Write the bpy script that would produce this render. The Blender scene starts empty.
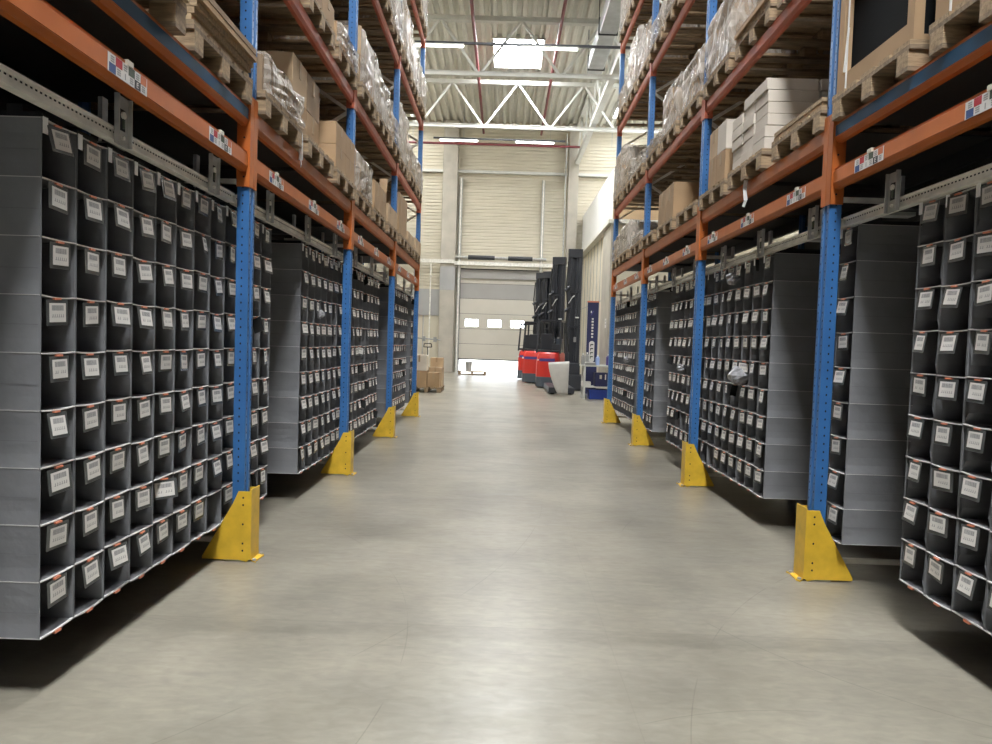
import bpy, math, random
from mathutils import Matrix, Vector
random.seed(7)
PI = math.pi
SC = bpy.context.scene
COL = SC.collection

# ------------------------------------------------------------------ materials
def nodes(name):
    m = bpy.data.materials.new(name); m.use_nodes = True
    nt = m.node_tree; b = nt.nodes['Principled BSDF']
    return m, nt, b

def mat(name, col, rough=.5, metal=0., var=0., scale=8., bump=0., bscale=60., spec=None, stretch=None):
    m, nt, b = nodes(name)
    b.inputs['Base Color'].default_value = (*col, 1); b.inputs['Roughness'].default_value = rough
    b.inputs['Metallic'].default_value = metal
    if spec is not None: b.inputs['Specular IOR Level'].default_value = spec
    if var or bump:
        tc = nt.nodes.new('ShaderNodeTexCoord'); src = tc.outputs['Object']
        if stretch:
            mp = nt.nodes.new('ShaderNodeMapping'); mp.inputs['Scale'].default_value = stretch
            nt.links.new(src, mp.inputs[0]); src = mp.outputs[0]
    if var:
        n = nt.nodes.new('ShaderNodeTexNoise'); n.inputs['Scale'].default_value = scale; n.inputs['Detail'].default_value = 4
        nt.links.new(src, n.inputs['Vector'])
        r = nt.nodes.new('ShaderNodeValToRGB')
        r.color_ramp.elements[0].position = .3; r.color_ramp.elements[1].position = .7
        r.color_ramp.elements[0].color = (*[c * (1 - var) for c in col], 1)
        r.color_ramp.elements[1].color = (*[min(1, c * (1 + var)) for c in col], 1)
        nt.links.new(n.outputs['Fac'], r.inputs[0]); nt.links.new(r.outputs[0], b.inputs['Base Color'])
    if bump:
        n2 = nt.nodes.new('ShaderNodeTexNoise'); n2.inputs['Scale'].default_value = bscale
        nt.links.new(src, n2.inputs['Vector'])
        bp = nt.nodes.new('ShaderNodeBump'); bp.inputs['Strength'].default_value = bump; bp.inputs['Distance'].default_value = .01
        nt.links.new(n2.outputs['Fac'], bp.inputs['Height']); nt.links.new(bp.outputs[0], b.inputs['Normal'])
    return m

def emis(name, col, st):
    m, nt, b = nodes(name)
    b.inputs['Base Color'].default_value = (*col, 1)
    b.inputs['Emission Color'].default_value = (*col, 1); b.inputs['Emission Strength'].default_value = st
    return m

M = {}
M['blue'] = mat('blue_steel_paint', (.036, .135, .34), .38, var=.12, scale=5)
M['orange'] = mat('orange_steel_paint', (.45, .125, .028), .45, spec=.25, var=.12, scale=4)
M['hazed_orange'] = mat('haze_tinted_orange_steel', (.47, .125, .07), .5, spec=.25, var=.12, scale=4)  # orange with the distance haze mixed into its colour
M['beamblue'] = mat('blue_beam_paint', (.025, .075, .14), .55, spec=.2, var=.2, scale=5)
M['yellow'] = mat('yellow_guard_paint', (.68, .43, .035), .42, var=.14, scale=9)
M['galv'] = mat('galvanised_steel', (.42, .42, .40), .45, .2, var=.2, scale=12)
M['galvl'] = mat('pale_galvanised_steel', (.78, .76, .69), .5, .0, var=.15, scale=12)
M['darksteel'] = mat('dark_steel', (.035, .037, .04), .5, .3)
M['hole'] = mat('punched_hole_shadow', (.01, .012, .016), .8)
M['fabric'] = mat('grey_nonwoven_fabric', (.195, .198, .205), .85, var=.10, scale=5, bump=.15, bscale=25, spec=.2)
M['fabrici'] = mat('grey_pocket_lining', (.165, .167, .174), .9, var=.1, scale=6, spec=.2)
M['seam'] = mat('pale_grey_seam_piping', (.50, .49, .47), .7)
M['black'] = mat('black_webbing', (.012, .012, .014), .8)
M['pouch'] = mat('smoky_plastic_pouch', (.075, .078, .076), .25)
M['card'] = mat('white_label_card', (.62, .60, .56), .5)
M['print'] = mat('grey_label_print', (.27, .265, .26), .6)
M['clip'] = mat('orange_plastic_clip', (.60, .20, .11), .4)
M['tag'] = mat('white_plastic_tag', (.88, .88, .90), .35)
M['wood'] = mat('pallet_wood', (.33, .235, .135), .75, var=.35, scale=9, bump=.4, bscale=30, stretch=(1, 6, 6))
M['woodd'] = mat('weathered_pallet_wood', (.22, .16, .10), .8, var=.4, scale=7, bump=.4, bscale=30, stretch=(1, 6, 6))
M['kraft'] = mat('brown_cardboard', (.36, .235, .125), .75, var=.12, scale=3)
M['kraft2'] = mat('tan_cardboard', (.45, .32, .19), .75, var=.12, scale=3)
M['kraft3'] = mat('dark_cardboard', (.25, .17, .10), .78, var=.15, scale=3)
M['white'] = mat('white_cardboard', (.56, .50, .42), .6, var=.08, scale=3)
M['tape'] = mat('packing_tape', (.33, .23, .13), .6)
M['concrete'] = mat('precast_concrete', (.42, .39, .33), .8, var=.12, scale=2)
M['chord'] = mat('white_painted_steel', (.60, .60, .56), .45, var=.08, scale=3)
M['duct'] = mat('sheet_metal_duct', (.50, .52, .53), .45, .1, var=.15, scale=3)
M['redpipe'] = mat('red_pipe_paint', (.17, .03, .035), .5)
M['panelw'] = mat('cream_wall_panel', (.62, .57, .45), .6, var=.06, scale=1)
M['whitew'] = mat('white_cladding', (.78, .78, .76), .5, var=.03, scale=1)
M['doorp'] = mat('door_panel_paint', (.55, .52, .45), .45, var=.05, scale=1)
M['doorg'] = mat('grey_and_shaded_door_panel', (.34, .33, .31), .5, var=.05, scale=1)
M['greyw'] = mat('grey_wall_panel', (.38, .38, .37), .6, var=.1, scale=1)
M['truckred'] = mat('red_truck_paint', (.55, .03, .022), .35)
M['truckgrey'] = mat('grey_truck_base', (.06, .075, .095), .5)
M['mast'] = mat('black_mast_paint', (.022, .024, .03), .45)
M['rubber'] = mat('black_rubber', (.015, .015, .015), .7)
M['whitep'] = mat('white_plastic_sheet', (.66, .64, .60), .35, var=.05)
M['navy'] = mat('navy_banner_cloth', (.018, .022, .085), .6)
M['bluep'] = mat('blue_plastic', (.02, .05, .28), .4)
M['cyanp'] = mat('pale_blue_plastic', (.32, .42, .70), .4)
M['purple'] = mat('violet_plastic', (.07, .05, .22), .4)
M['sred'] = mat('sticker_red', (.42, .02, .03), .5)
M['sblue'] = mat('sticker_blue', (.02, .06, .20), .5)
M['sgreen'] = mat('sticker_dark_green', (.05, .07, .04), .5)
M['sblack'] = mat('sticker_black', (.012, .012, .014), .5)
M['sorange'] = mat('sticker_orange', (.55, .16, .06), .5)
M['swhite'] = mat('sticker_white', (.68, .66, .63), .45)
M['sgrey'] = mat('sticker_grey', (.30, .30, .29), .5)
M['cream'] = mat('cream_plastic_clip', (.58, .55, .46), .5)
M['dark'] = mat('interior_shade_black', (.010, .011, .012), .8, spec=.1)
M['tube'] = emis('lit_fluorescent_tube', (1, 1, .95), 14)
M['shading'] = mat('added_shading_sheet', (.035, .033, .032), .7, var=.2, scale=2)  # for the dark walls and sheets added to deepen the shade
for i_, st_ in enumerate((80, 40, 30, 50, 200, 19)): M['sky%d' % i_] = emis('seen_or_added_dome_%d' % i_, (.95, .97, 1), st_)  # first is the seen skylight, the rest glow in added ones
M['strap'] = mat('white_strapping', (.7, .7, .68), .3)

def film_mat():
    m, nt, b = nodes('crinkled_stretch_film')
    b.inputs['Base Color'].default_value = (.56, .51, .44, 1); b.inputs['Roughness'].default_value = .30
    b.inputs['Specular IOR Level'].default_value = .5
    n = nt.nodes.new('ShaderNodeTexNoise'); n.inputs['Scale'].default_value = 7; n.inputs['Detail'].default_value = 5
    n.inputs['Distortion'].default_value = 1.4
    tc = nt.nodes.new('ShaderNodeTexCoord'); mp = nt.nodes.new('ShaderNodeMapping'); mp.inputs['Scale'].default_value = (1.4, 1.4, .55)
    nt.links.new(tc.outputs['Object'], mp.inputs[0]); nt.links.new(mp.outputs[0], n.inputs['Vector'])
    bp = nt.nodes.new('ShaderNodeBump'); bp.inputs['Strength'].default_value = 1; bp.inputs['Distance'].default_value = .035
    nt.links.new(n.outputs['Fac'], bp.inputs['Height']); nt.links.new(bp.outputs[0], b.inputs['Normal'])
    t = nt.nodes.new('ShaderNodeBsdfTransparent'); mx = nt.nodes.new('ShaderNodeMixShader')
    r = nt.nodes.new('ShaderNodeValToRGB'); r.color_ramp.elements[0].position = .35; r.color_ramp.elements[1].position = .7
    r.color_ramp.elements[0].color = (.20,) * 3 + (1,); r.color_ramp.elements[1].color = (.74,) * 3 + (1,)
    nt.links.new(n.outputs['Fac'], r.inputs[0]); nt.links.new(r.outputs[0], mx.inputs[0])
    nt.links.new(t.outputs[0], mx.inputs[1]); nt.links.new(b.outputs[0], mx.inputs[2])
    nt.links.new(mx.outputs[0], nt.nodes['Material Output'].inputs['Surface'])
    return m
M['film'] = film_mat()

def glass_mat():
    m, nt, b = nodes('clear_window_glass')
    g = nt.nodes.new('ShaderNodeBsdfGlossy'); g.inputs['Roughness'].default_value = .05
    t = nt.nodes.new('ShaderNodeBsdfTransparent'); mx = nt.nodes.new('ShaderNodeMixShader'); mx.inputs[0].default_value = .08
    nt.links.new(t.outputs[0], mx.inputs[1]); nt.links.new(g.outputs[0], mx.inputs[2])
    nt.links.new(mx.outputs[0], nt.nodes['Material Output'].inputs['Surface'])
    return m
M['glass'] = glass_mat()

def floor_mat():
    m, nt, b = nodes('polished_concrete_floor')
    L = nt.links.new; N = nt.nodes.new
    geo = N('ShaderNodeNewGeometry'); pos = geo.outputs['Position']
    def noise(sc, det, stretch=None, dist=0):
        n = N('ShaderNodeTexNoise'); n.inputs['Scale'].default_value = sc; n.inputs['Detail'].default_value = det
        n.inputs['Distortion'].default_value = dist
        if stretch:
            mp = N('ShaderNodeMapping'); mp.inputs['Scale'].default_value = stretch; L(pos, mp.inputs[0]); L(mp.outputs[0], n.inputs['Vector'])
        else: L(pos, n.inputs['Vector'])
        return n.outputs['Fac']
    def ramp(s, a, ca, c, cc):
        r = N('ShaderNodeValToRGB'); r.color_ramp.elements[0].position = a; r.color_ramp.elements[1].position = c
        r.color_ramp.elements[0].color = (*ca, 1); r.color_ramp.elements[1].color = (*cc, 1); L(s, r.inputs[0]); return r.outputs[0]
    def mul(a, c):
        x = N('ShaderNodeMix'); x.data_type = 'RGBA'; x.blend_type = 'MULTIPLY'; x.inputs['Factor'].default_value = 1
        L(a, x.inputs['A']); L(c, x.inputs['B']); return x.outputs['Result']
    base = ramp(noise(.9, 7, None, .4), .25, (.240, .217, .165), .75, (.425, .392, .308))
    c = mul(base, ramp(noise(16, 6, (.7, 1.6, 1), .6), .25, (.74, .74, .74), .75, (1.0, 1.0, 1.0)))
    c = mul(c, ramp(noise(2.0, 8, (.55, 1.6, 1), .9), .28, (.86, .865, .88), .72, (1.0, 1.0, 1.0)))
    c = mul(c, ramp(noise(1.3, 9, None, .5), .30, (.80, .80, .81), .66, (1, 1, 1)))
    c = mul(c, ramp(noise(1.2, 5, (2.2, .25, 1), .3), .25, (.80, .80, .80), .75, (1.0, 1.0, 1.0)))
    sp = N('ShaderNodeSeparateXYZ'); L(pos, sp.inputs[0])
    def line(axis, v, w, dark):
        s = N('ShaderNodeMath'); s.operation = 'SUBTRACT'; L(sp.outputs[axis], s.inputs[0]); s.inputs[1].default_value = v
        a = N('ShaderNodeMath'); a.operation = 'ABSOLUTE'; L(s.outputs[0], a.inputs[0])
        return ramp(a.outputs[0], w * .5, (dark,) * 3, w, (1, 1, 1))
    for ax, v, w, d in ((1, 3.40, .006, .86), (1, 3.32, .10, .86), (0, .55, .003, .88), (1, 9.3, .012, .75), (1, 15.2, .012, .75), (1, 21.5, .012, .75)):
        c = mul(c, line(ax, v, w, d))
    # curved tyre scratches, broken up by noise
    msk = ramp(noise(1.6, 2), .46, (0, 0, 0), .54, (1, 1, 1))
    for cx, cy, rad, wd, dk in ((3.2, 4.6, 2.35, .004, .62), (-3.5, 3.0, 3.1, .003, .66), (4.5, 1.5, 3.9, .004, .66), (-2.0, 9.0, 4.2, .005, .7), (.5, 12, 8.9, .003, .72), (-6, 6.5, 6.4, .004, .7), (1.2, 1.2, 1.5, .003, .7), (5.5, 8.5, 5.0, .004, .72)):
        cb = N('ShaderNodeCombineXYZ'); cb.inputs[0].default_value = cx; cb.inputs[1].default_value = cy
        d = N('ShaderNodeVectorMath'); d.operation = 'DISTANCE'; L(pos, d.inputs[0]); L(cb.outputs[0], d.inputs[1])
        s = N('ShaderNodeMath'); s.operation = 'SUBTRACT'; L(d.outputs['Value'], s.inputs[0]); s.inputs[1].default_value = rad
        a = N('ShaderNodeMath'); a.operation = 'ABSOLUTE'; L(s.outputs[0], a.inputs[0])
        ln = ramp(a.outputs[0], wd * .4, (dk,) * 3, wd, (1, 1, 1))
        x = N('ShaderNodeMix'); x.data_type = 'RGBA'; L(msk, x.inputs['Factor']); x.inputs['A'].default_value = (1, 1, 1, 1); L(ln, x.inputs['B'])
        c = mul(c, x.outputs['Result'])
    L(c, b.inputs['Base Color'])
    rr = ramp(noise(3.4, 8, (.6, 1.8, 1), .6), .3, (.295,) * 3, .7, (.37,) * 3); L(rr, b.inputs['Roughness'])
    bp = N('ShaderNodeBump'); bp.inputs['Strength'].default_value = .12; bp.inputs['Distance'].default_value = .01
    L(noise(14, 5), bp.inputs['Height']); L(bp.outputs[0], b.inputs['Normal'])
    b.inputs['Specular IOR Level'].default_value = .75
    return m
M['floor'] = floor_mat()

# ------------------------------------------------------------------ mesh builder
class MB:
    def __init__(s): s.v = []; s.f = []; s.m = []; s.mats = []
    def mi(s, mt):
        if mt not in s.mats: s.mats.append(mt)
        return s.mats.index(mt)
    def add(s, vs, fs, mt):
        o = len(s.v); s.v += [tuple(v) for v in vs]; k = s.mi(mt)
        for f in fs: s.f.append([i + o for i in f]); s.m.append(k)
        return s
    def box(s, x0, x1, y0, y1, z0, z1, mt):
        if x0 > x1: x0, x1 = x1, x0
        if y0 > y1: y0, y1 = y1, y0
        vs = [(x0, y0, z0), (x1, y0, z0), (x1, y1, z0), (x0, y1, z0), (x0, y0, z1), (x1, y0, z1), (x1, y1, z1), (x0, y1, z1)]
        return s.add(vs, [(0, 3, 2, 1), (4, 5, 6, 7), (0, 1, 5, 4), (1, 2, 6, 5), (2, 3, 7, 6), (3, 0, 4, 7)], mt)
    def bar(s, p, q, w, h, mt, up=(0, 0, 1)):
        p = Vector(p); q = Vector(q); d = (q - p).normalized(); u = Vector(up)
        if abs(d.dot(u)) > .98: u = Vector((1, 0, 0))
        a = d.cross(u).normalized() * w / 2; b = d.cross(a).normalized() * h / 2
        vs = [p - a - b, p + a - b, p + a + b, p - a + b, q - a - b, q + a - b, q + a + b, q - a + b]
        return s.add(vs, [(0, 1, 2, 3), (7, 6, 5, 4), (0, 4, 5, 1), (1, 5, 6, 2), (2, 6, 7, 3), (3, 7, 4, 0)], mt)
    def tube(s, p, q, r, mt, n=10, r2=None):
        p = Vector(p); q = Vector(q); d = (q - p).normalized(); u = Vector((0, 0, 1)) if abs(d.z) < .9 else Vector((1, 0, 0))
        a = d.cross(u).normalized(); b = d.cross(a); r2 = r if r2 is None else r2
        vs = []
        for c, rr in ((p, r), (q, r2)):
            for i in range(n):
                t = 2 * PI * i / n; vs.append(c + a * math.cos(t) * rr + b * math.sin(t) * rr)
        fs = [(i, (i + 1) % n, n + (i + 1) % n, n + i) for i in range(n)] + [tuple(range(n))[::-1], tuple(range(n, 2 * n))]
        return s.add(vs, fs, mt)
    def prism(s, poly, ax, a0, a1, mt):
        # poly: 2-D points; ax: extrusion axis index
        n = len(poly); vs = []
        for a in (a0, a1):
            for (u, w) in poly:
                c = [u, w]; c.insert(ax, a); vs.append(c)
        fs = [(i, (i + 1) % n, n + (i + 1) % n, n + i) for i in range(n)] + [tuple(range(n))[::-1], tuple(range(n, 2 * n))]
        return s.add(vs, fs, mt)
    def grid(s, fn, nu, nv, mt):
        vs = [fn(i / nu, j / nv) for i in range(nu + 1) for j in range(nv + 1)]
        fs = [(i * (nv + 1) + j, (i + 1) * (nv + 1) + j, (i + 1) * (nv + 1) + j + 1, i * (nv + 1) + j + 1) for i in range(nu) for j in range(nv)]
        return s.add(vs, fs, mt)
    def mesh(s, name, smooth=False):
        me = bpy.data.meshes.new(name); me.from_pydata(s.v, [], s.f)
        for mt in s.mats: me.materials.append(M[mt])
        me.polygons.foreach_set('material_index', s.m)
        if smooth: me.polygons.foreach_set('use_smooth', [True] * len(s.f))
        me.update(); return me

def ob(name, me, parent=None, loc=(0, 0, 0), rz=0, bevel=0, smooth=False):
    if isinstance(me, MB): me = me.mesh(name, smooth)
    o = bpy.data.objects.new(name, me); COL.objects.link(o); o.location = loc; o.rotation_euler = (0, 0, rz)
    if parent: o.parent = parent
    if bevel:
        b = o.modifiers.new('bevel', 'BEVEL'); b.width = bevel; b.segments = 2; b.limit_method = 'ANGLE'
    return o
def tag(o, label, cat, group=None, kind=None):
    o['label'] = label; o['category'] = cat
    if group: o['group'] = group
    if kind: o['kind'] = kind
    return o
def thing(name, label, cat, loc=(0, 0, 0), rz=0, group=None, kind=None):
    o = bpy.data.objects.new(name, None); COL.objects.link(o); o.location = loc; o.rotation_euler = (0, 0, rz)
    o.empty_display_size = .1
    return tag(o, label, cat, group, kind)
def struct(name, mb, bevel=0):
    o = ob(name, mb, bevel=bevel); o['kind'] = 'structure'; return o
ORD = ['first', 'second', 'third', 'fourth', 'fifth', 'sixth', 'seventh', 'eighth', 'ninth', 'tenth', 'eleventh', 'twelfth',
       'thirteenth', 'fourteenth', 'fifteenth', 'sixteenth', 'seventeenth', 'eighteenth']

# ------------------------------------------------------------------ camera (fitted to the photograph)
W_, H_, F_ = 992, 744, 700.0
vy = Vector((503.1 - W_ / 2, 342.9 - H_ / 2, F_)).normalized()
vx = Vector((math.cos(.0318), math.sin(.0318), 0)); vx = (vx - vy * vx.dot(vy)).normalized()
vz = vx.cross(vy)
# rows of R: camera right, down, forward in world axes
right = Vector((vx.x, vy.x, vz.x)); down = Vector((vx.y, vy.y, vz.y)); fwd = Vector((vx.z, vy.z, vz.z))
cd = bpy.data.cameras.new('camera'); cam = bpy.data.objects.new('camera', cd); COL.objects.link(cam)
cd.sensor_fit = 'HORIZONTAL'; cd.sensor_width = 36; cd.lens = F_ / W_ * 36; cd.clip_start = .05; cd.clip_end = 300
mw = Matrix.Identity(4)
for i in range(3):
    mw[i][0] = right[i]; mw[i][1] = -down[i]; mw[i][2] = -fwd[i]
mw[0][3], mw[1][3], mw[2][3] = 0, 0, 1.4045
cam.matrix_world = mw
SC.camera = cam

# ------------------------------------------------------------------ building shell
YB = 32.0; XW0, XW1, YF = -6.2, 8.6, -5.0; ZC = 11.25
struct('floor', MB().box(XW0 - .2, XW1 + .2, YF - .2, YB + .3, -.2, 0, 'floor'))
mb = MB(); mb.box(-40, 40, YB + .3, 75, -.25, -.05, 'concrete'); o = struct('ground', mb)

def siding(mb, x0, x1, z0, z1, y, mt, pitch=.15, dep=.011):
    # horizontal ribs with real depth, facing -Y
    z = z0
    while z < z1 - .01:
        t = min(z + pitch, z1); w = t - z
        mb.add([(x0, y, z), (x1, y, z), (x1, y - dep, z + w * .12), (x0, y - dep, z + w * .12), (x1, y - dep, z + w * .78), (x0, y - dep, z + w * .78), (x1, y, z + w * .9), (x0, y, z + w * .9), (x1, y, t), (x0, y, t)],
               [(0, 1, 2, 3), (3, 2, 4, 5), (5, 4, 6, 7), (7, 6, 8, 9)], mt)
        z = t
DX0, DX1, DZ = -2.02, 1.52, 4.45
mb = MB()
mb.box(XW0, DX0, YB, YB + .25, 0, ZC + .3, 'panelw'); mb.box(DX1, XW1, YB, YB + .25, 0, ZC + .3, 'panelw'); mb.box(DX0, DX1, YB, YB + .25, DZ, ZC + .3, 'panelw')
siding(mb, XW0, -2.95, 3.75, ZC, YB, 'panelw'); siding(mb, -2.26, 2.68, 4.7, ZC, YB, 'panelw'); siding(mb, 3.15, XW1, 3.75, ZC, YB, 'panelw')
mb.box(XW0, -2.95, YB - .04, YB, 2.55, 3.75, 'greyw')
for x in (-5.6, -4.6, -3.7): mb.box(x, x + .04, YB - .06, YB, 0, 2.55, 'greyw')
struct('wall_back', mb)
struct('wall_left', MB().box(XW0 - .2, XW0, YF, YB + .2, 0, ZC + .3, 'panelw'))
struct('wall_right', MB().box(XW1, XW1 + .2, YF, YB + .2, 0, ZC + .3, 'panelw'))
struct('wall_front', MB().box(XW0, XW1, YF - .2, YF, 0, ZC + .3, 'greyw'))
struct('added_dark_wall_left', MB().box(-2.84, -2.80, YF, 9.9, 0, 9.0, 'shading'))  # dark wall added behind the left rack to block side light
struct('added_dark_wall_right', MB().box(3.18, 3.22, YF, 7.4, 0, 9.0, 'shading'))  # same added light-blocking wall behind the right rack
# trapezoid roof deck, ribs running along the aisle, with holes for the skylights
SKY = [(-.62, 1.02, 23.05, 25.4), (-.62, 1.02, 14.3, 16.6), (-.62, 1.02, 8.2, 10.5), (-.62, 1.02, 2.6, 4.9), (-.62, 1.02, -2.4, -.1)]  # first one is in view, the others are added to light the aisle
SKY_ADDED = [(4.4, 6.4, 22.5, 25.5), (4.4, 6.4, 27.6, 30.6), (-5.9, -4.0, 22.5, 25.5), (-5.9, -4.0, 27.6, 30.6), (-5.9, -4.0, 16.5, 19.5), (4.4, 6.4, 16.5, 19.5)]  # skylights added out of view to brighten the far hall
mb = MB()
def deck(x0, x1, y0, y1):
    x = x0; p = .30
    while x < x1 - 1e-3:
        t = min(x + p, x1); w = t - x; z = ZC; d = .11
        pts = [(x, z), (x + w * .34, z), (x + w * .46, z + d), (x + w * .86, z + d), (t, z)]
        vs = [(a, y0, c) for a, c in pts] + [(a, y1, c) for a, c in pts]
        mb.add(vs, [(i, i + 1, i + 6, i + 5) for i in range(4)], 'deck')
        x = t
M['deck'] = mat('grey_roof_deck', (.68, .67, .61), .5, .1, var=.06, scale=2)
def strip(x0, x1, holes):
    y = YF
    for h_ in sorted(holes, key=lambda s: s[2]): deck(x0, x1, y, h_[2]); y = h_[3]
    deck(x0, x1, y, YB + .2)
deck(XW0, -5.9, YF, YB + .2); strip(-5.9, -4.0, SKY_ADDED[2:5]); deck(-4.0, -.62, YF, YB + .2)
deck(1.02, 4.4, YF, YB + .2); strip(4.4, 6.4, [SKY_ADDED[0], SKY_ADDED[1], SKY_ADDED[5]]); deck(6.4, XW1, YF, YB + .2)
ys = sorted(SKY, key=lambda s: s[2]); y = YF
for s_ in ys: deck(-.62, 1.02, y, s_[2]); y = s_[3]
deck(-.62, 1.02, y, YB + .2)
mb.box(-3.9, -.7, YF, YB + .2, ZC + .14, ZC + .3, 'deck'); mb.box(1.1, 4.3, YF, YB + .2, ZC + .14, ZC + .3, 'deck')
struct('ceiling', mb)
for i, (a, b, c, d) in enumerate(SKY + SKY_ADDED):
    t = struct('seen_or_added_skylight_%d' % (i + 2), MB().box(a, b, c, d, ZC + .16, ZC + .24, 'sky%d' % min(i, 5)))
    fr = MB(); z0, z1 = ZC - .04, ZC + .16
    fr.box(a - .05, a, c - .05, d + .05, z0, z1, 'chord'); fr.box(b, b + .05, c - .05, d + .05, z0, z1, 'chord')
    fr.box(a, b, c - .05, c, z0, z1, 'chord'); fr.box(a, b, d, d + .05, z0, z1, 'chord')
    ob('skylight_curb', fr, t)

# concrete columns of the end wall
for i, (x0, x1) in enumerate(((-2.93, -2.27), (2.68, 3.13), (-6.2, -5.9))):
    mb = MB().box(x0, x1, YB - .4, YB - .045, 0, ZC, 'concrete')
    if i == 0: mb.box(x0 - .01, x1 + .01, YB - .41, YB - .05, 3.7, 4.75, 'greyw')
    struct('trim_%d' % (i + 1), mb, .01)
struct('trim_4', MB().box(-6.2, -2.3, YB - .5, YB - .42, 4.9, 5.06, 'galvl').box(-2.3, 2.6, YB - .5, YB - .42, 4.84, 5.0, 'galvl').box(2.6, 8.6, YB - .5, YB - .42, 4.9, 5.0, 'galvl'))
struct('trim_5', MB().box(XW0, XW1, YB - .2, YB - .05, 9.0, 9.12, 'chord'))

# sectional dock door, raised a little so daylight pours in underneath
dr = bpy.data.objects.new('door_1', None); COL.objects.link(dr); dr['kind'] = 'structure'; dr.location = (0, YB, 0)
for x in (DX0 - .14, DX1 + .02):
    ob('guide_rail', MB().box(x, x + .12, -.22, -.06, 0, 8.75, 'galv').box(x + .03, x + .09, -.26, -.22, 0, 8.75, 'galvl'), dr)
    ob('door_seal', MB().box(x + (.12 if x < 0 else -.04), x + (.16 if x < 0 else 0), -.06, .2, 0, DZ, 'rubber'), dr)
ob('spring_shaft', MB().tube((DX0 - .3, -.3, 4.86 + .35), (DX1 + .3, -.3, 4.86 + .35), .06, 'galv').tube((-1.7, -.3, 5.21), (-.5, -.3, 5.21), .10, 'darksteel').tube((.1, -.3, 5.21), (1.2, -.3, 5.21), .10, 'darksteel'), dr)
ob('header_panel', MB().box(DX0, DX1, -.16, -.08, 4.28, 4.72, 'doorg').box(DX0, DX1, -.2, -.16, 4.68, 4.72, 'rubber'), dr)
zb = .64; ph = .685
for k in range(6):
    z0 = zb + k * ph; z1 = min(z0 + ph - .012, 4.30); mt = 'doorg' if k == 4 else 'doorp'  # fifth panel greyed to put the shade on it into colour
    mb = MB()
    if k == 2:
        wins = [(-1.76, -1.17), (-.72, -.12), (.32, .92)]; xs = DX0; wz0, wz1 = z0 + .10, z0 + .42
        mb.box(DX0, DX1, -.07, -.02, z0, wz0, mt); mb.box(DX0, DX1, -.07, -.02, wz1, z1, mt)
        for a, b in wins: mb.box(xs, a, -.07, -.02, wz0, wz1, mt); xs = b
        mb.box(xs, DX1, -.07, -.02, wz0, wz1, mt)
    else:
        mb.box(DX0, DX1, -.07, -.02, z0, z1, mt)
    mb.box(DX0, DX1, -.075, -.03, z1, z1 + .012, 'rubber')
    pn = ob('door_panel', mb, dr)
    if k == 2:
        for a, b in wins:
            ob('pane', MB().box(a, b, -.05, -.04, wz0, wz1, 'glass'), pn)
ob('bottom_seal', MB().box(DX0, DX1, -.075, -.015, zb - .05, zb, 'rubber'), dr)

# office block built inside the hall beyond the right-hand racking
mb = MB(); mb.box(3.45, XW1, 22.5, YB - .05, 0, 5.3, 'panelw')
for k in range(8): y = 24.6 + k * .95; mb.box(3.43, 3.45, y, y + .03, 0, 5.3, 'greyw')
mb.box(3.435, 3.45, 24.3, YB - .05, 3.0, 3.03, 'greyw')
struct('wall_office', mb)
struct('trim_6', MB().box(3.32, 3.44, 22.42, 24.2, 0, 5.3, 'concrete'), .01)
struct('trim_7', MB().box(3.22, XW1, 22.3, YB - .05, 5.3, 5.42, 'galvl'))
struct('wall_bulkhead', MB().box(3.42, XW1, 22.9, YB - .05, 5.42, 7.2, 'whitew').box(3.421, XW1, 22.88, 22.9, 5.42, 7.2, 'kraft2'))

# ------------------------------------------------------------------ roof steel and services
def truss(Y, which):
    t = thing('roof_truss', 'pale steel lattice roof truss crossing above the aisle, ' + which, 'roof truss', (0, Y, 9.3), 0, 'roof trusses')
    zt = 1.52
    ob('bottom_chord', MB().box(-6.1, 8.5, -.07, .07, -.06, .06, 'chord').box(-6.1, 8.5, -.1, .1, .045, .06, 'chord'), t)
    ob('top_chord', MB().box(-6.1, 8.5, -.09, .09, zt, zt + .14, 'chord'), t)
    n0 = -.95; 
    for k in range(-3, 5):
        xb = n0 + k * 2.4
        if xb < -6 or xb > 8.3: continue
        for sgn in (-1, 1):
            xe = xb + sgn * 1.2
            if xe < -6.1 or xe > 8.5: continue
            ob('diagonal', MB().bar((xb + .06 * sgn, 0, .05), (xe - .05 * sgn, 0, zt), .07, .07, 'chord', (0, 1, 0)), t)
truss(21, 'nearer one below the skylight'); truss(26, 'farther one above the strip lamps')
# lengthwise lattice girder on the right
t = thing('lattice_girder', 'pale steel girder running lengthwise under the roof on the right, down to the end wall', 'girder', (3.05, 0, 9.55))
ob('bottom_chord', MB().box(-.09, .09, 12, 31.6, -.1, .1, 'chord'), t)
ob('top_chord', MB().box(-.08, .08, 12, 31.6, 1.55, 1.69, 'chord'), t)
for k in range(8):
    y = 12.3 + k * 2.4
    ob('diagonal', MB().bar((0, y, .1), (0, y + 1.2, 1.55), .07, .07, 'chord', (1, 0, 0)), t)
    ob('diagonal', MB().bar((0, y + 1.2, 1.55), (0, min(y + 2.4, 31.5), .1), .07, .07, 'chord', (1, 0, 0)), t)
t = thing('ventilation_duct', 'wide grey sheet metal duct running lengthwise under the roof at right', 'duct', (2.62, 0, 10.0))
ob('duct_body', MB().box(-.24, .24, 13, 22.6, 0, .42, 'duct'), t, bevel=.03)
for y in (14.5, 17, 19.7, 22.2): ob('flange', MB().box(-.27, .27, y, y + .04, -.03, .45, 'darksteel').box(-.27, -.25, y, y + .04, .45, 1.2, 'darksteel').box(.25, .27, y, y + .04, .45, 1.2, 'darksteel'), t)
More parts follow.
